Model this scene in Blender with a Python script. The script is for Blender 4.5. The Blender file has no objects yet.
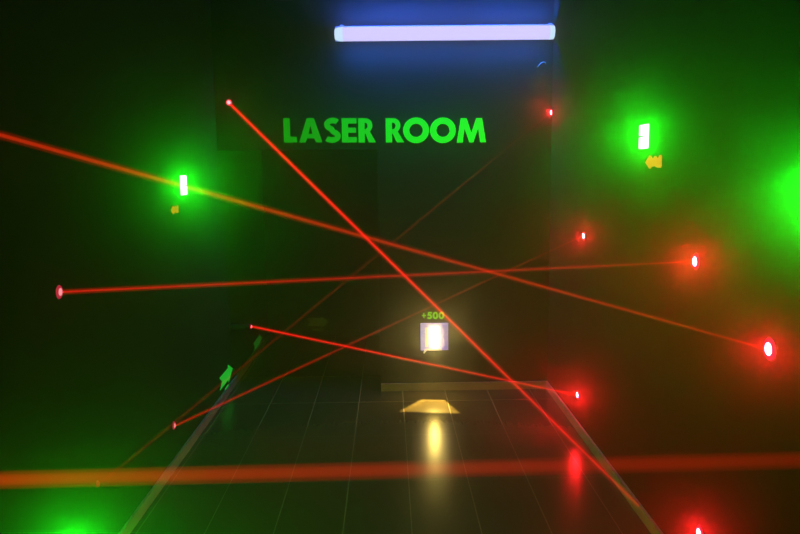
import bpy, bmesh, math, random
from mathutils import Vector, Matrix
from mathutils.geometry import tessellate_polygon
random.seed(4)
PI = math.pi
scene = bpy.context.scene
COL = scene.collection

# ------------------------------------------------------------------ room size
XL, XR = -1.155, 1.115          # side walls
YP, YF, YN = 4.89, 6.6, -1.2     # partition, far wall, wall behind the camera
ZC = 2.95                       # ceiling
PX = -0.07                      # free edge of the partition
HB = 1.70                       # underside of the header over the opening
H, F = 1.55, 710.0              # eye height, focal length in px of an 800 px frame

# ------------------------------------------------------------------ camera
def axes(vp=(388, 171), roll=0.8):
    r = math.radians(roll)
    Y = Vector(((vp[0]-400)/F, (267-vp[1])/F, -1.0)).normalized()
    Z = Vector((-math.sin(r), math.cos(r), 0)); Z = (Z - Y*Z.dot(Y)).normalized()
    return Matrix((Y.cross(Z), Y, Z))
RC = axes()
cam_data = bpy.data.cameras.new('camera')
cam_data.sensor_width = 36.0
cam_data.lens = F/800*36.0
cam_data.clip_start = 0.02
cam = bpy.data.objects.new('camera', cam_data); COL.objects.link(cam)
EYE = Vector((0, 0, H))
cam.matrix_world = Matrix.Translation(EYE) @ RC.to_4x4()
scene.camera = cam

def ray(px, py):
    return RC @ Vector(((px-400)/F, (267-py)/F, -1.0))
def hit(px, py, axis, value):
    """where a sight line meets the wall / floor plane axis = value"""
    d = ray(px, py)
    return EYE + d*((value-EYE[axis])/d[axis])
def on_left(px, py):  return hit(px, py, 0, XL)
def on_right(px, py): return hit(px, py, 0, XR)
def on_panel(px, py): return hit(px, py, 1, YP)

# ------------------------------------------------------------------ materials
def new_mat(name):
    m = bpy.data.materials.new(name); m.use_nodes = True
    nt = m.node_tree; nt.nodes.clear()
    out = nt.nodes.new('ShaderNodeOutputMaterial')
    return m, nt, out

def surface_mat(name, col, rough=0.6, var=0.25, scale=6.0, bump=0.0, emit=None, estr=0.0, spec=0.5, metallic=0.0):
    m, nt, out = new_mat(name)
    b = nt.nodes.new('ShaderNodeBsdfPrincipled')
    tc = nt.nodes.new('ShaderNodeTexCoord')
    n = nt.nodes.new('ShaderNodeTexNoise'); n.inputs['Scale'].default_value = scale; n.inputs['Detail'].default_value = 4
    nt.links.new(tc.outputs['Object'], n.inputs['Vector'])
    rp = nt.nodes.new('ShaderNodeValToRGB')
    rp.color_ramp.elements[0].position = 0.3; rp.color_ramp.elements[1].position = 0.7
    rp.color_ramp.elements[0].color = tuple(c*(1-var) for c in col)+(1,)
    rp.color_ramp.elements[1].color = tuple(min(1, c*(1+var)) for c in col)+(1,)
    nt.links.new(n.outputs['Fac'], rp.inputs['Fac'])
    nt.links.new(rp.outputs['Color'], b.inputs['Base Color'])
    b.inputs['Roughness'].default_value = rough
    b.inputs['Metallic'].default_value = metallic
    b.inputs['Specular IOR Level'].default_value = spec
    if bump:
        bp = nt.nodes.new('ShaderNodeBump'); bp.inputs['Strength'].default_value = bump
        bp.inputs['Distance'].default_value = 0.01
        nt.links.new(n.outputs['Fac'], bp.inputs['Height']); nt.links.new(bp.outputs['Normal'], b.inputs['Normal'])
    if emit:
        b.inputs['Emission Color'].default_value = emit+(1,)
        b.inputs['Emission Strength'].default_value = estr
    nt.links.new(b.outputs['BSDF'], out.inputs['Surface'])
    return m

def emit_mat(name, col, strength, sample=True):
    m, nt, out = new_mat(name)
    e = nt.nodes.new('ShaderNodeEmission')
    e.inputs['Color'].default_value = col+(1,); e.inputs['Strength'].default_value = strength
    nt.links.new(e.outputs['Emission'], out.inputs['Surface'])
    if not sample: m.cycles.emission_sampling = 'NONE'
    return m

def beam_mat(name, col, s0, s1, power=1.0):
    """laser light scattered by the haze: volume emission inside the beam, s0 at its local start to s1 at its end"""
    m, nt, out = new_mat(name)
    e = nt.nodes.new('ShaderNodeEmission'); e.inputs['Color'].default_value = col+(1,)
    tc = nt.nodes.new('ShaderNodeTexCoord'); sp = nt.nodes.new('ShaderNodeSeparateXYZ')
    nt.links.new(tc.outputs['Generated'], sp.inputs[0])
    pw = nt.nodes.new('ShaderNodeMath'); pw.operation = 'POWER'; pw.use_clamp = True
    pw.inputs[1].default_value = power
    nt.links.new(sp.outputs['Z'], pw.inputs[0])
    mr = nt.nodes.new('ShaderNodeMapRange')
    mr.inputs['To Min'].default_value = s0; mr.inputs['To Max'].default_value = s1
    nt.links.new(pw.outputs[0], mr.inputs['Value'])
    nt.links.new(mr.outputs['Result'], e.inputs['Strength'])
    nt.links.new(e.outputs['Emission'], out.inputs['Volume'])
    m.cycles.volume_step_rate = 0.2 if hasattr(m.cycles, 'volume_step_rate') else 1
    return m

# wall paint: black, slightly mottled
M_WALL = surface_mat('black_wall_paint', (0.014, 0.014, 0.016), 0.8, 0.2, 3.0, 0.05, spec=0.08)
M_CEIL = surface_mat('black_ceiling_paint', (0.02, 0.02, 0.022), 0.9, 0.2, 3.0, spec=0.05)
M_BASE = surface_mat('grey_painted_baseboard', (0.30, 0.28, 0.27), 0.5, 0.15, 8.0)
M_HOUS = surface_mat('black_plastic_housing', (0.015, 0.015, 0.015), 0.4, 0.1, 20)
M_STUD = surface_mat('dark_stud_plastic', (0.01, 0.012, 0.01), 0.4, 0.1, 20)

def floor_mat():
    m, nt, out = new_mat('dark_glossy_floor_boards')
    L = nt.links
    b = nt.nodes.new('ShaderNodeBsdfPrincipled')
    tc = nt.nodes.new('ShaderNodeTexCoord'); sp = nt.nodes.new('ShaderNodeSeparateXYZ')
    L.new(tc.outputs['Object'], sp.inputs[0])
    def math_(op, a, c):
        n = nt.nodes.new('ShaderNodeMath'); n.operation = op
        for i, v in enumerate((a, c)):
            if isinstance(v, (int, float)): n.inputs[i].default_value = v
            else: L.new(v, n.inputs[i])
        return n.outputs[0]
    u = math_('DIVIDE', math_('SUBTRACT', sp.outputs['X'], 0.082), 0.30)
    fr = math_('ABSOLUTE', math_('SUBTRACT', math_('FRACT', math_('ADD', u, 20.5), 0), 0.5), 0)
    seam = math_('LESS_THAN', fr, 0.007)
    v = math_('DIVIDE', math_('SUBTRACT', sp.outputs['Y'], 4.03), 0.62)
    fr2 = math_('ABSOLUTE', math_('SUBTRACT', math_('FRACT', math_('ADD', v, 20.5), 0), 0.5), 0)
    seam2 = math_('MULTIPLY', math_('LESS_THAN', fr2, 0.008), 0.2)
    s = math_('MAXIMUM', seam, seam2)
    wn = nt.nodes.new('ShaderNodeTexWhiteNoise'); wn.noise_dimensions = '1D'
    L.new(math_('FLOOR', u, 0), wn.inputs['W'])
    mp = nt.nodes.new('ShaderNodeMapping'); mp.inputs['Scale'].default_value = (30, 1.5, 1)
    L.new(tc.outputs['Object'], mp.inputs['Vector'])
    nz = nt.nodes.new('ShaderNodeTexNoise'); nz.inputs['Scale'].default_value = 2.0; nz.inputs['Detail'].default_value = 5
    L.new(mp.outputs['Vector'], nz.inputs['Vector'])
    tone = math_('MULTIPLY_ADD', nz.outputs['Fac'], 0.5); tone.node.inputs[2].default_value = 0.5
    mix = nt.nodes.new('ShaderNodeMix'); mix.data_type = 'RGBA'
    mix.inputs['A'].default_value = (0.066, 0.051, 0.027, 1); mix.inputs['B'].default_value = (0.074, 0.057, 0.031, 1)
    L.new(tone, mix.inputs['Factor'])
    mix2 = nt.nodes.new('ShaderNodeMix'); mix2.data_type = 'RGBA'
    L.new(mix.outputs['Result'], mix2.inputs['A']); mix2.inputs['B'].default_value = (0.27, 0.22, 0.15, 1)
    L.new(s, mix2.inputs['Factor'])
    L.new(mix2.outputs['Result'], b.inputs['Base Color'])
    ro = math_('MULTIPLY_ADD', nz.outputs['Fac'], 0.02); ro.node.inputs[2].default_value = 0.25
    b.inputs['Specular IOR Level'].default_value = 0.32
    L.new(ro, b.inputs['Roughness'])
    bp = nt.nodes.new('ShaderNodeBump'); bp.inputs['Strength'].default_value = 0.008; bp.inputs['Distance'].default_value = 0.002
    L.new(s, bp.inputs['Height']); bp.invert = True; L.new(bp.outputs['Normal'], b.inputs['Normal'])
    L.new(b.outputs['BSDF'], out.inputs['Surface'])
    return m
M_FLOOR = floor_mat()

# ------------------------------------------------------------------ mesh helpers
def box(bm, lo, hi, bevel=0.0):
    vs = [bm.verts.new((x, y, z)) for x in (lo[0], hi[0]) for y in (lo[1], hi[1]) for z in (lo[2], hi[2])]
    fs = [(0,1,3,2), (4,6,7,5), (0,4,5,1), (2,3,7,6), (0,2,6,4), (1,5,7,3)]
    faces = [bm.faces.new([vs[i] for i in f]) for f in fs]
    if bevel:
        es = {e for f in faces for e in f.edges}
        bmesh.ops.bevel(bm, geom=list(es), offset=bevel, segments=2, affect='EDGES', profile=0.6)
def lathe(bm, prof, seg=32, cap0=True, cap1=True):
    """revolve (radius, z) pairs about local z"""
    rings = []
    for r, z in prof:
        rings.append([bm.verts.new((r*math.cos(2*PI*k/seg), r*math.sin(2*PI*k/seg), z)) for k in range(seg)])
    for a, b in zip(rings, rings[1:]):
        for k in range(seg):
            bm.faces.new((a[k], a[(k+1) % seg], b[(k+1) % seg], b[k]))
    if cap0: bm.faces.new(list(reversed(rings[0])))
    if cap1: bm.faces.new(rings[-1])
def extrude_poly(bm, loops, depth, z0=0.0):
    """flat shape in local xy (first loop outer, rest holes) given a thickness along z"""
    pts = [Vector((x, y, 0)) for lp in loops for x, y in lp]
    tris = tessellate_polygon([[Vector((x, y, 0)) for x, y in lp] for lp in loops])
    bot = [bm.verts.new((p.x, p.y, z0)) for p in pts]
    top = [bm.verts.new((p.x, p.y, z0+depth)) for p in pts]
    for t in tris:
        try:
            bm.faces.new([top[i] for i in t]); bm.faces.new([bot[i] for i in reversed(t)])
        except ValueError: pass
    k = 0
    for lp in loops:
        n = len(lp)
        for i in range(n):
            a, b = k+i, k+(i+1) % n
            bm.faces.new((bot[a], bot[b], top[b], top[a]))
        k += n
def obj(name, bm, mat, parent=None, smooth=False):
    bmesh.ops.recalc_face_normals(bm, faces=bm.faces)
    me = bpy.data.meshes.new(name); bm.to_mesh(me); bm.free()
    if mat: me.materials.append(mat)
    if smooth:
        for p in me.polygons: p.use_smooth = True
    o = bpy.data.objects.new(name, me); COL.objects.link(o)
    if parent: o.parent = parent
    return o
def tag(o, label, cat, group=None):
    o['label'] = label; o['category'] = cat; o['kind'] = 'thing'
    if group: o['group'] = group
    return o
def thing(name, label, cat, mw, group=None):
    o = bpy.data.objects.new(name, None); o.empty_display_size = 0.05
    COL.objects.link(o); o.matrix_world = mw
    return tag(o, label, cat, group)
def struct(name, bm, mat):
    o = obj(name, bm, mat); o['kind'] = 'structure'; return o
SINK = 0.002                                                       # mounts are let into the wall a little
def frame(origin, normal, right, sink=False):
    """local z out of the wall, local x along the wall, local y up"""
    z = Vector(normal).normalized(); x = Vector(right).normalized(); y = z.cross(x)
    m = Matrix((x, y, z)).transposed().to_4x4(); m.translation = Vector(origin) - z*(SINK if sink else 0)
    return m
def left_frame(p):  return frame(p, (1, 0, 0), (0, 1, 0), True)      # x runs deeper into the room
def right_frame(p): return frame(p, (-1, 0, 0), (0, -1, 0), True)    # x runs toward the viewer
def back_frame(p):  return frame(p, (0, -1, 0), (1, 0, 0), True)

# ------------------------------------------------------------------ room shell
T = 0.10
def slab(name, lo, hi, mat):
    bm = bmesh.new(); box(bm, lo, hi); return struct(name, bm, mat)
XE = XR + 0.9                                                      # passage runs on behind the partition
slab('floor', (XL-T, YN-T, -T), (XE+T, YF+T, 0), M_FLOOR)
slab('ceiling', (XL-T, YN-T, ZC), (XE+T, YF+T, ZC+T), M_CEIL)
slab('wall_left', (XL-T, YN-T, 0), (XL, YF+T, ZC), M_WALL)
slab('wall_right', (XR, YN-T, 0), (XR+T, YP+T, ZC), M_WALL)
slab('wall_far', (XL, YF, 0), (XE+T, YF+T, ZC), M_WALL)
slab('wall_near', (XL, YN-T, 0), (XR, YN, ZC), M_WALL)
slab('wall_passage', (XE, YP+T, 0), (XE+T, YF, ZC), M_WALL)
bm = bmesh.new()                                                   # partition with a header over the opening: one L-shaped wall
extrude_poly(bm, [[(PX, 0), (XR, 0), (XR, ZC), (XL, ZC), (XL, HB), (PX, HB)]], T, -T)
w = struct('wall_partition', bm, M_WALL)
w.matrix_world = frame((0, YP, 0), (0, -1, 0), (1, 0, 0))
BH = 0.055
slab('baseboard_left', (XL, YN, 0), (XL+0.012, YF, BH), M_BASE)
slab('baseboard_right', (XR-0.012, YN, 0), (XR, YP, BH), M_BASE)
slab('baseboard_partition', (PX, YP-0.012, 0), (XR-0.012, YP, BH), M_BASE)

# ------------------------------------------------------------------ haze in the whole room
world = bpy.data.worlds.new('world'); scene.world = world; world.use_nodes = True
nt = world.node_tree; nt.nodes.clear()
wo = nt.nodes.new('ShaderNodeOutputWorld')
bg = nt.nodes.new('ShaderNodeBackground'); bg.inputs['Color'].default_value = (0, 0, 0, 1); bg.inputs['Strength'].default_value = 0
nt.links.new(bg.outputs[0], wo.inputs['Surface'])
va = nt.nodes.new('ShaderNodeAddShader')
for k_, (dens, g_) in enumerate(((0.055, 0.93), (0.005, 0.5))):    # large droplets throw light forward, fine smoke spreads it
    vs = nt.nodes.new('ShaderNodeVolumeScatter')
    vs.inputs['Color'].default_value = (1, 1, 1, 1)
    vs.inputs['Density'].default_value = dens
    vs.inputs['Anisotropy'].default_value = g_
    nt.links.new(vs.outputs[0], va.inputs[k_])
nt.links.new(va.outputs[0], wo.inputs['Volume'])

# ------------------------------------------------------------------ lettering
def arc(cx, cy, rx, ry, a0, a1, n=16):
    return [(cx+rx*math.cos(math.radians(a0+(a1-a0)*k/n)), cy+ry*math.sin(math.radians(a0+(a1-a0)*k/n))) for k in range(n+1)]
def stroke(path, w):
    """outline of a constant-width stroke along a path"""
    L_, R_ = [], []
    for i, p in enumerate(path):
        a = Vector(path[max(i-1, 0)]); b = Vector(path[min(i+1, len(path)-1)])
        d = (b-a).normalized(); n = Vector((-d.y, d.x))
        L_.append((p[0]+n.x*w/2, p[1]+n.y*w/2)); R_.append((p[0]-n.x*w/2, p[1]-n.y*w/2))
    return L_ + R_[::-1]
def glyph(c, w):
    """bold geometric capitals, height 1, width w"""
    s = 0.27
    if c == 'L': return [[(0,0), (w,0), (w,.24), (s,.24), (s,1), (0,1)]]
    if c == 'E': return [[(0,0), (w,0), (w,.22), (s,.22), (s,.40), (w*.96,.40), (w*.96,.61), (s,.61), (s,.78), (w,.78), (w,1), (0,1)]]
    if c == 'A':
        return [[(0,0), (.27,0), (.335,.17), (w-.335,.17), (w-.27,0), (w,0), (w/2+.15,1), (w/2-.15,1)],
                [(.405,.36), (w/2,.70), (w-.405,.36)]]
    if c == 'R':
        x = w*.78
        return [[(0,0), (s,0), (s,.37), (s+.02,.37), (w-.31,0), (w,0), (w*.66,.44)] + arc(x-.28, .70, .30, .30, -50, 90, 12) + [(0,1)],
                [(s,.55)] + arc(x-.30, .685, .11, .135, -90, 90, 8) + [(s,.82)]]
    if c == 'O':
        return [arc(w/2, .5, w/2, .53, 0, 360, 40)[:-1], arc(w/2, .5, w/2-.27, .53-.26, 0, 360, 32)[:-1]]
    if c == 'M':
        return [[(0,0), (.25,0), (.33,.58), (.535,0), (w-.535,0), (w-.33,.58), (w-.25,0), (w,0), (w-.17,1), (w-.42,1), (w/2,.40), (.42,1), (.17,1)]]
    if c == 'S':
        p = arc(w*.53, .735, w*.33, .17, 35, 255, 14) + arc(w*.47, .265, w*.36, .165, 75, -145, 14)
        return [stroke(p, .235)]
    if c == '5':
        return [stroke([(w*.92,.88), (w*.30,.88), (w*.22,.52)] + arc(w*.46, .33, w*.36, .24, 95, -150, 14), .24)]
    if c == '0':
        return [arc(w/2, .5, w/2, .52, 0, 360, 32)[:-1], arc(w/2, .5, w/2-.25, .27, 0, 360, 24)[:-1]]
    if c == '+':
        a, b = w/2-.085, w/2+.085
        return [[(a,.12), (b,.12), (b,.41), (w,.41), (w,.57), (b,.57), (b,.86), (a,.86), (a,.57), (0,.57), (0,.41), (a,.41)]]

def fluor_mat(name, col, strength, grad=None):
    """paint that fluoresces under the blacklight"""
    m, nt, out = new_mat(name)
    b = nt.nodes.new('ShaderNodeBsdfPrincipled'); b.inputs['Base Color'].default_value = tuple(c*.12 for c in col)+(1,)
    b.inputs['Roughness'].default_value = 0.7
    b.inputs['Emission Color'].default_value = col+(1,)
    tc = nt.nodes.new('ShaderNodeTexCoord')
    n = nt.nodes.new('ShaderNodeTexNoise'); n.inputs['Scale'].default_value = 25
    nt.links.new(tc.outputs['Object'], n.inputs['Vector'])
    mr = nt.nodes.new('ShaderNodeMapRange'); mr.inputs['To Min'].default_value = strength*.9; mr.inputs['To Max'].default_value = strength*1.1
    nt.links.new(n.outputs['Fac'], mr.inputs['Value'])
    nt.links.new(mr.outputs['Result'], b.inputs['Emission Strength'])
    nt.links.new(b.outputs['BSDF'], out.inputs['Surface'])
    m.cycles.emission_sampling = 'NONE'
    return m

def sign(name, label, text, spans, base_y, px_h, mats, depth, unit_px):
    """letters at their measured widths on the partition wall"""
    p0 = on_panel(spans[0][0], base_y); p1 = on_panel(spans[-1][1], base_y)
    root = thing(name, label, 'sign', back_frame(Vector((p0.x, YP, p0.z))))
    k = (p1.x-p0.x)/(spans[-1][1]-spans[0][0])
    hgt = px_h*k
    for i, (c, (a, b)) in enumerate(zip(text, spans)):
        bm = bmesh.new()
        off = (a-spans[0][0])*k
        extrude_poly(bm, [[(x*hgt+off, y*hgt + (p1.z-p0.z)*(a-spans[0][0])/(spans[-1][1]-spans[0][0])) for x, y in lp] for lp in glyph(c, (b-a)/px_h)], depth, 0.001)
        obj('letter', bm, mats[i], root)
    return root
def zx(v): return 275 + v/3.636
LS = [(33,80), (88,172), (177,240), (243,297), (303,367), (402,469), (465,560), (563,657), (660,767)]
g = [0.30, 0.33, 0.42, 0.52, 0.64, 0.80, 0.92, 1.02, 1.08]         # falloff of the tube's light painted in as emission per letter
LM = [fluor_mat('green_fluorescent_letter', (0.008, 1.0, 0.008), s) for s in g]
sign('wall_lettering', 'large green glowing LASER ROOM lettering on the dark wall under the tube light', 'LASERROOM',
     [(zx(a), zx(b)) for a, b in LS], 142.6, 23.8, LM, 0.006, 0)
M_SCORE = fluor_mat('yellow_green_fluorescent_digit', (0.22, 0.85, 0.004), 0.75)
sign('score_lettering', 'small yellow-green +500 lettering above the white lit box', '+500',
     [(421.8,426.0), (427.0,432.2), (432.6,438.2), (438.6,444.2)], 319.0, 7.2, [M_SCORE]*4, 0.004, 0)

# ------------------------------------------------------------------ blacklight tube fitting on the header
pa, pb = on_panel(334.5, 35), on_panel(557, 32.6)
W = pb.x-pa.x; zc = (pa.z+pb.z)/2
fx = thing('tube_light', 'long violet-white tube light fitting high on the wall', 'light',
           back_frame(Vector(((pa.x+pb.x)/2, YP, zc))))
M_TUBE = emit_mat('violet_white_diffuser', (0.66, 0.60, 1.0), 1.3)
M_CAP = emit_mat('pale_blue_end_cap', (0.60, 0.80, 1.0), 1.25, False)
M_BACK = surface_mat('violet_white_metal_tray', (0.5, 0.45, 0.7), 0.5, 0.1, 10)
bm = bmesh.new(); box(bm, (-W/2+.004, -.044, 0), (W/2-.004, .053, .016), .003)
obj('back_plate', bm, M_BACK, fx)
def diffuser_profile(k=1.0):
    return [(-.044*k, .012)] + [(-.044*k*math.cos(a), .020+.048*k*math.sin(a)) for a in [PI*i/14 for i in range(15)]] + [(.044*k, .012)]
bm = bmesh.new()
prof = diffuser_profile()
rings = [[bm.verts.new((x, y, z)) for y, z in prof] for x in (-W/2+.055, W/2-.055)]
for i in range(len(prof)-1): bm.faces.new((rings[0][i], rings[0][i+1], rings[1][i+1], rings[1][i]))
bm.faces.new(rings[0]); bm.faces.new(rings[1][::-1])
obj('diffuser', bm, M_TUBE, fx, False)
for s in (-1, 1):
    bm = bmesh.new(); rs = []
    for t in range(7):
        a = t/6*PI/2
        x = s*(W/2-.058+.056*math.sin(a)); k = 1.03*(.45+.55*math.cos(a)**.6 if t < 6 else .45)
        rs.append([bm.verts.new((x, y, z)) for y, z in diffuser_profile(k)])
    for A, B in zip(rs, rs[1:]):
        n = len(A)
        for i in range(n): bm.faces.new((A[i], A[(i+1) % n], B[(i+1) % n], B[i]))
    bm.faces.new(rs[0]); bm.faces.new(rs[-1][::-1])
    obj('end_cap', bm, M_CAP, fx, True)
    bm = bmesh.new(); box(bm, (s*(W/2-.05)-.012, .049, .004), (s*(W/2-.05)+.012, .060, .022), .003)
    obj('clip', bm, M_BACK, fx)
# the blue-violet light the tube throws on the wall above and below it
def area(name, loc, direction, sx, sy, col, power, spread=PI):
    d = bpy.data.lights.new(name, 'AREA'); d.shape = 'RECTANGLE'; d.size = sx; d.size_y = sy
    d.color = col; d.energy = power; d.spread = spread
    o = bpy.data.objects.new(name, d); COL.objects.link(o)
    o.matrix_world = Matrix.Translation(loc) @ Vector(direction).to_track_quat('-Z', 'Y').to_matrix().to_4x4()
    return o
xm = (pa.x+pb.x)/2
area('blacklight_up', (xm, YP-.11, zc+.08), (0, .6, 1), W-.12, .02, (.03, .14, 1.0), 34)
area('blacklight_down', (xm, YP-.11, zc-.08), (0, .6, -1), W-.12, .02, (.01, .15, .9), 20)

# ------------------------------------------------------------------ lit target box on the partition
c0 = on_panel(434.3, 336.5); k5 = 4.89/710
bx = thing('target_box', 'small white lit square target box on the wall under +500', 'light',
           back_frame(Vector((c0.x, YP, c0.z))))
hw = 14.2*k5
M_FRAME = surface_mat('lavender_plastic', (.5, .48, .7), 0.4, 0.12, 30, 0, (0.33, 0.28, 0.95), 0.62)  # emission stands in for the blacklight's glow on the plate
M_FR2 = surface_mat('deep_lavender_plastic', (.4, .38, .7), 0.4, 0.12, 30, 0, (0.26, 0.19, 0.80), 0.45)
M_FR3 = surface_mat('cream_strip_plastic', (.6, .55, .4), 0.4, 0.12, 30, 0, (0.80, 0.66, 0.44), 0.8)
M_LAMP = emit_mat('warm_white_lamp', (1.0, 0.70, 0.16), 44)
bm = bmesh.new(); box(bm, (-hw, -hw, 0), (hw, hw, .012), .003); obj('back_plate', bm, M_FRAME, bx)
bm = bmesh.new(); box(bm, (-.024, -.072, .012), (.030, .070, .022), .004); obj('lamp', bm, M_LAMP, bx)
bm = bmesh.new(); box(bm, (-.066, -.070, .012), (-.047, .068, .018), .002); obj('side_strip', bm, M_FR3, bx)
bm = bmesh.new()
extrude_poly(bm, [[(.056,.085), (.092,.085), (.092,-.085), (.056,-.085)] + [(.056+.018*math.sin(t*PI), -.085+.06*t) for t in (.25,.5,.75)] + [(.07,-.02), (.058,.0), (.072,.03)]], .006, .012)
obj('side_panel', bm, M_FR2, bx)
bm = bmesh.new(); box(bm, (-.068, -.097, .012), (.052, -.086, .020), .002); obj('bottom_strip', bm, M_FR3, bx)
bm = bmesh.new(); extrude_poly(bm, [[(-.068,-.088), (-.050,-.088), (-.060,-.104), (-.074,-.120), (-.078,-.112)]], .006, .012); obj('corner_tab', bm, M_FR3, bx)
# added spot for the patch of light on the floor in front of the wall
def spot(name, loc, target, size, col, power, blend=.25, r=.01):
    d = bpy.data.lights.new(name, 'SPOT'); d.spot_size = math.radians(size); d.spot_blend = blend
    d.color = col; d.energy = power; d.shadow_soft_size = r
    o = bpy.data.objects.new(name, d); COL.objects.link(o)
    o.matrix_world = Matrix.Translation(loc) @ (Vector(target)-Vector(loc)).to_track_quat('-Z', 'Y').to_matrix().to_4x4()
    return o
ft = hit(431.5, 404.5, 2, 0)
so = spot('floor_patch_spot', (c0.x-.01, YP-.10, c0.z-.10), ft, 120, (1.0, .66, .12), 130, .6, .004)
def patch_light(o, half_top, half_bot, half_v):
    """mask on the added spot: shapes its light into a trapezoid"""
    d = o.data; d.use_nodes = True; nt = d.node_tree; nt.nodes.clear(); L = nt.links
    out = nt.nodes.new('ShaderNodeOutputLight'); em = nt.nodes.new('ShaderNodeEmission')
    tc = nt.nodes.new('ShaderNodeTexCoord'); sp = nt.nodes.new('ShaderNodeSeparateXYZ')
    L.new(tc.outputs['Normal'], sp.inputs[0])
    def m(op, a, b=0.0):
        n = nt.nodes.new('ShaderNodeMath'); n.operation = op
        for i, v in enumerate((a, b)):
            if isinstance(v, (int, float)): n.inputs[i].default_value = v
            else: L.new(v, n.inputs[i])
        return n.outputs[0]
    def soft(x, a, b):
        n = nt.nodes.new('ShaderNodeMapRange'); n.interpolation_type = 'SMOOTHSTEP'
        n.inputs['From Min'].default_value = a; n.inputs['From Max'].default_value = b
        L.new(x, n.inputs['Value']); return n.outputs['Result']
    az = m('ABSOLUTE', sp.outputs['Z'])
    u = m('ABSOLUTE', m('DIVIDE', sp.outputs['X'], az)); v = m('DIVIDE', sp.outputs['Y'], az)
    t = m('DIVIDE', m('ADD', v, half_v), 2*half_v)
    w = m('ADD', half_bot, m('MULTIPLY', t, half_top-half_bot))
    inside = m('MULTIPLY', soft(m('SUBTRACT', w, u), -.01, .07), soft(m('SUBTRACT', half_v, m('ABSOLUTE', v)), -.01, .06))
    mid = m('ADD', 0.55, m('MULTIPLY', soft(u, .1, .4), .45))
    L.new(m('ADD', m('MULTIPLY', inside, mid), 0.035), em.inputs['Strength'])   # faint warm wash added outside the trapezoid
    L.new(em.outputs[0], out.inputs['Surface'])
patch_light(so, .47, .27, .30)

# ------------------------------------------------------------------ green target lamps on the side walls
M_GLAMP = emit_mat('green_white_lamp', (0.010, 1.0, 0.010), 200)
def target_lamp(mw, label, s=1.0, mat=M_GLAMP):
    t = thing('target_lamp', label, 'light', mw, 'green target lamps on the side walls')
    h = .054*s
    bm = bmesh.new(); box(bm, (-h-.006, -h-.006, 0), (h+.006, h+.006, .006), .002); obj('back_plate', bm, M_HOUS, t)
    bm = bmesh.new(); box(bm, (-h, -h, .006), (h, h, .014), .003); obj('lens', bm, mat, t)
    bm = bmesh.new(); lathe(bm, [(.0025, .014), (.0025, .024), (.0042, .026), (.0048, .029), (.0042, .032), (.002, .034)], 20); obj('stud', bm, M_STUD, t)
    return t
target_lamp(left_frame(on_left(182.3, 185.3)), 'green lit square target lamp on left wall above a dim orange arrow')
target_lamp(right_frame(on_right(645.6, 136.6)), 'green-white lit square target lamp on right wall above a bright orange arrow', .95)
target_lamp(right_frame(on_right(822, 195)), 'green target lamp on right wall at the edge of the frame, mostly its glow', 1.0)
target_lamp(left_frame(on_left(70, 556)), 'green target lamp low on left wall at the bottom corner, mostly its glow', 1.0)

# ------------------------------------------------------------------ arrow stickers
def arrow_pts(L_, Hh, notch=.18):
    """right-pointing swallow-tailed arrow, centred"""
    a = L_/2; h = Hh/2
    return [(a,0), (a-.36*L_, h), (a-.36*L_, h*.62), (a-.62*L_, h*.66), (-a, h*.66), (-a+notch*L_, 0), (-a, -h*.66), (a-.62*L_, -h*.66), (a-.36*L_, -h*.62), (a-.36*L_, -h)]
M_ORANGE = fluor_mat('orange_fluorescent_sticker', (1.0, .05, .02), 0.92)
M_ORANGE2 = fluor_mat('dim_orange_fluorescent_sticker', (1.0, .08, .006), 0.55)
def bumpy_arrow(mw, label, mat, flip=1, L_=.19, Hh=.062):
    """stubby arrow with a scalloped top and bottom edge"""
    a = L_/2; h = Hh/2
    pts = [(-a, 0), (-a+.20*L_, h*.70), (-a+.26*L_, h), (-a+.36*L_, h*.95), (-a+.42*L_, h*.58), (-a+.52*L_, h*.60), (-a+.57*L_, h*.88),
           (-a+.65*L_, h*.88), (-a+.70*L_, h*.60), (-a+.80*L_, h*.64), (-a+.86*L_, h), (a*.94, h), (a, h*.6), (a*.96, 0), (a, -h*.6), (a*.92, -h*.86),
           (-a+.72*L_, -h*.82), (-a+.60*L_, -h*.62), (-a+.44*L_, -h*.70), (-a+.34*L_, -h), (-a+.25*L_, -h*.96), (-a+.18*L_, -h*.62)]
    bm = bmesh.new(); extrude_poly(bm, [[(x*flip, y) for x, y in pts]], .003, .001)
    o = obj('arrow_sticker', bm, mat); o.matrix_world = mw
    return tag(o, label, 'sticker', 'orange arrows under the target lamps')
bumpy_arrow(right_frame(on_right(653.5, 162)), 'bright orange arrow sticker on right wall below the green lamp', M_ORANGE, 1, .19, .056)
bumpy_arrow(left_frame(on_left(174.5, 209.8)), 'dim orange arrow sticker on left wall below the green lamp', M_ORANGE2, 1, .14, .046)
def exit_arrow(mw, label, mat, L_=.20, Hh=.095):
    t = thing('arrow_sign', label, 'sticker', mw, 'green arrows pointing round the corner')
    bm = bmesh.new(); extrude_poly(bm, [arrow_pts(L_, Hh)], .003, .001); obj('arrow', bm, mat, t)
    bm = bmesh.new(); extrude_poly(bm, [[(-.06,-Hh*.5-.030), (.05,-Hh*.5-.030), (.05,-Hh*.5-.008), (-.06,-Hh*.5-.008)]], .003, .001)
    obj('underline', bm, mat, t)
    return t
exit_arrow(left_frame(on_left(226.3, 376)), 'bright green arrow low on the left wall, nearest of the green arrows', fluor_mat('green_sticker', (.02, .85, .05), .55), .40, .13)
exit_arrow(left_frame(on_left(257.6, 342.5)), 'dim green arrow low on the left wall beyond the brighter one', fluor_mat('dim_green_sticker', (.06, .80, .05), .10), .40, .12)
exit_arrow(back_frame(hit(318, 322, 1, YF)), 'faint olive arrow pointing right, low on the far passage wall', fluor_mat('faint_olive_sticker', (.55, .70, .02), .022), .215, .115)

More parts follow.
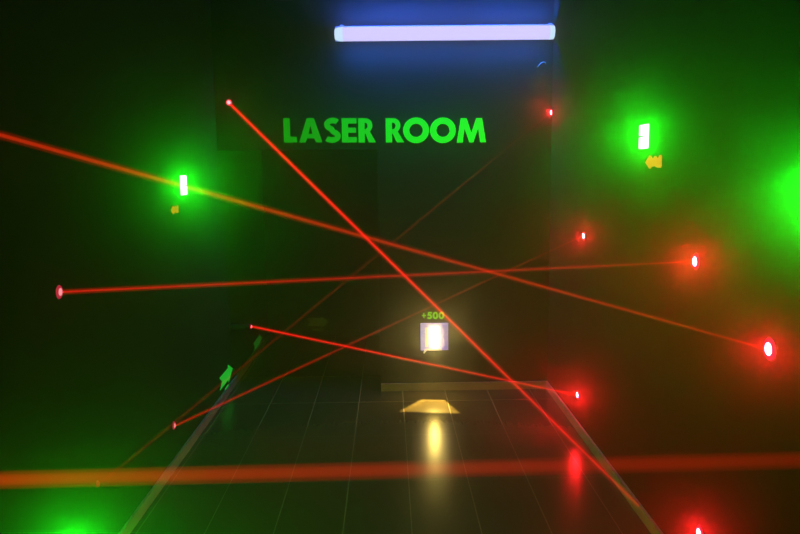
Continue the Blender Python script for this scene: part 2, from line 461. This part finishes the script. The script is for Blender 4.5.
# ------------------------------------------------------------------ laser emitters
def emitter(mw, label, r, ring, dot, barrel=0.0):
    """round wall-mounted laser: flange, glowing ring, bright lens"""
    t = thing('laser_emitter', label, 'laser', mw, 'laser emitters on the walls')
    if barrel:                                                      # stands off the wall on a black barrel
        bm = bmesh.new(); lathe(bm, [(r*1.9, 0), (r*1.9, .006), (r*1.15, .010), (r*1.15, barrel-.004), (r*1.05, barrel)], 28); obj('barrel', bm, M_HOUS, t)
    z = barrel
    bm = bmesh.new(); lathe(bm, [(r*1.12, z+0), (r*1.12, z+.002), (r*1.06, z+.004), (r*.98, z+.004)], 32); obj('flange', bm, M_HOUS, t, False)
    bm = bmesh.new(); lathe(bm, [(r, z+.003), (r, z+.005), (r*.86, z+.008), (r*.6, z+.0085)], 24); obj('ring', bm, ring, t)
    bm = bmesh.new(); lathe(bm, [(r*.6, z+.008), (r*.56, z+.0095), (r*.4, z+.011), (r*.14, z+.0115)], 12); obj('lens', bm, dot, t)
    return t
def rm(c, s, name='red_lens'): return emit_mat(name, c, s)
RING_B = emit_mat('red_lit_ring', (1.0, .02, .06), 1.0, False)
RING_D = emit_mat('dim_red_ring', (.80, .03, .07), .62, False)
RING_F = emit_mat('faint_red_ring', (.45, .05, .01), .42, False)
DOT_B = emit_mat('white_red_lens', (1.0, .007, .012), 1000)
DOT_A = emit_mat('white_red_near_lens', (1.0, .007, .012), 520)
DOT_L = emit_mat('white_red_low_lens', (1.0, .007, .012), 2200)
DOT_M = emit_mat('pink_red_lens', (1.0, .012, .02), 1200)
DOT_S = emit_mat('soft_red_lens', (1.0, .09, .11), 9)
DOT_D = emit_mat('dim_pink_lens', (1.0, .30, .33), 1.2, False)
P = {}
def el(key, px, py, label, r, ring, dot, barrel=0.0):
    P[key] = hit(px, py, 0, XL+barrel); emitter(left_frame(P[key]-Vector((barrel, 0, 0))), label, r, ring, dot, barrel)
def er(key, px, py, label, r, ring, dot, barrel=0.0):
    P[key] = hit(px, py, 0, XR-barrel); emitter(right_frame(P[key]+Vector((barrel, 0, 0))), label, r, ring, dot, barrel)
P['B'] = on_panel(229, 102.5)
emitter(back_frame(P['B']), 'red laser emitter in the upper left corner, sending the steep bright diagonal beam', .022, RING_D, DOT_S)
el('C', 58.5, 292, 'red laser emitter on left wall nearest the left edge, narrow and dull red', .024, RING_D, DOT_D)
el('D', 250.5, 326.5, 'red laser emitter in the passage above the small green arrows', .018, RING_D, DOT_S, .15)
el('E', 173.5, 425.5, 'dull red laser emitter low on left wall beside the pale baseboard', .021, RING_D, DOT_D)
el('F', 97, 484, 'faint red laser emitter lowest on left wall, level with the thick beam', .013, RING_F, RING_F)
er('F2', 552, 112.5, 'red laser emitter in the upper right corner below the tube light', .020, RING_D, DOT_M)
er('E2', 584.5, 236, 'red laser emitter on right wall below the green glow, upper middle', .022, RING_D, DOT_M)
er('C2', 696.5, 261.5, 'bright red laser emitter on right wall at mid height', .029, RING_B, DOT_B)
er('D2', 578.3, 395, 'bright red laser emitter low on right wall just above the baseboard corner', .024, RING_B, DOT_L)
er('A2', 770.5, 349, 'largest bright red laser emitter, nearest the right edge', .033, RING_B, DOT_A)
er('H2', 700.5, 533, 'bright red laser emitter cut by the bottom edge at right', .027, RING_B, DOT_B)

# ------------------------------------------------------------------ laser beams in the haze
def tube(bm, length, r0, r1, seg=16):
    lathe(bm, [(r0, 0), (r1, length)], seg)
def beam(a, b, label, r, core, halo, hr=3.2, r1=None, trim=(.004, .004)):
    """core + soft halo of scattered light; local z runs from a to b"""
    a, b = Vector(a), Vector(b); u = (b-a).normalized(); a, b = a+u*trim[0], b-u*trim[1]; L_ = (b-a).length; r1 = r1 or r
    t = thing('laser_beam', label, 'laser beam', Matrix.Translation(a) @ (b-a).to_track_quat('Z', 'Y').to_matrix().to_4x4(), 'red laser beams')
    bm = bmesh.new(); tube(bm, L_, r, r1); obj('core', bm, beam_mat('laser_core', core[0], core[1]/(2*r), core[2]/(2*r1), core[3] if len(core) > 3 else 1), t)
    bm = bmesh.new(); tube(bm, L_, r*hr, r1*hr); obj('soft_edge', bm, beam_mat('laser_soft_edge', halo[0], halo[1]/(2*r*hr), halo[2]/(2*r1*hr), core[3] if len(core) > 3 else 1), t)
    return t
RED = (1.0, .010, .010); DR = (1.0, .002, .002); OR = (1.0, .035, .006)
def inward(p, s): return p + Vector((s*.012, 0, 0))
far_a = hit(-697, -60, 0, XL)
beam(far_a, inward(P['A2'], -1), 'red beam from upper left edge down to the emitter nearest the right edge', .0034, (OR, .50, .07, .8), (DR, .16, .02, .8), 2.3, .0030, (.05, .004))
beam(P['B'] + Vector((0,-.02,0)), hit(650, 517, 0, XR), 'brightest red beam falling steeply from upper left to the lower right', .0058, (RED, 1.0, .30, 2.0), (DR, .32, .10, 1.5), 2.8, None, (.004, .06))
beam(inward(P['C'], 1), inward(P['C2'], -1), 'nearly level red beam across the middle of the room', .0036, (RED, .50, .16, .6), (DR, .16, .04, .6), 3.0)
beam(inward(P['D'], 1), inward(P['D2'], -1), 'bright red beam crossing just below the lit target box', .0050, (RED, .85, .45), (DR, .26, .15), 2.8)
beam(inward(P['E'], 1), inward(P['E2'], -1), 'dull red beam rising right from beside the left baseboard', .0042, (DR, .34, .07, .8), (DR, .09, .01, .8), 2.6)
beam(inward(P['F'], 1), inward(P['F2'], -1), 'faint brown-red beam rising from the lowest left emitter to the upper right corner', .0042, (OR, .042, .032), (DR, .015, .01), 2.4, None, (.004, .03))
gl, gr = hit(0, 480, 1, 1.25), hit(800, 460, 1, 1.25)
d = (gr-gl).normalized()
g0 = gl + d*((XL-gl.x)/d.x); g1 = gl + d*((XR-gl.x)/d.x)
beam(g0, g1, 'thick blurred red beam crossing the whole foreground near the floor', .010, (OR, .20, .008, .9), (DR, .20, .05, .9), 1.7, None, (.03, .03))

# ------------------------------------------------------------------ small things on the header wall
bm = bmesh.new()
pts = [(-.030,-.020,0), (-.022,-.008,.006), (-.010,.006,.010), (.006,.012,.012), (.020,.008,.008), (.026,-.002,.002)]
prev = None
for i, p in enumerate(pts):
    a = Vector(pts[max(i-1,0)]); b = Vector(pts[min(i+1,len(pts)-1)])
    q = (b-a).to_track_quat('Z', 'Y'); ring = [bm.verts.new(Vector(p)+Vector((0,0,.003))+q @ Vector((.0024*math.cos(2*PI*k/8), .0024*math.sin(2*PI*k/8), 0))) for k in range(8)]
    if prev:
        for k in range(8): bm.faces.new((prev[k], prev[(k+1)%8], ring[(k+1)%8], ring[k]))
    else: bm.faces.new(ring[::-1])
    prev = ring
bm.faces.new(prev)
o = obj('wire_hook', bm, surface_mat('pale_blue_wire', (.3, .5, .6), .4, .1, 10, 0, (.15, .45, .6), .22), None, True)
o.matrix_world = back_frame(on_panel(542, 64)); tag(o, 'tiny pale curved wire hook on the wall under the tube light', 'hook')
k = thing('round_wall_fitting', 'small dim grey round fitting on left wall above the steep beam emitter', 'fitting', left_frame(on_left(226.5, 61)))
M_KN = surface_mat('dull_grey_plastic', (.10, .11, .10), .6, .1, 10)
bm = bmesh.new(); lathe(bm, [(.026, 0), (.026, .006), (.022, .010), (.012, .011)], 28); obj('base', bm, M_KN, k)
bm = bmesh.new(); lathe(bm, [(.014, .011), (.014, .024), (.018, .028), (.018, .036), (.012, .042), (.004, .044)], 28); obj('cap', bm, M_KN, k, True)

# ------------------------------------------------------------------ look
scene.view_settings.view_transform = 'Standard'
scene.view_settings.look = 'None'
scene.view_settings.exposure = 0.0
scene.view_settings.gamma = 1.0
scene.cycles.use_denoising = True
scene.cycles.volume_bounces = 0
scene.cycles.max_bounces = 6
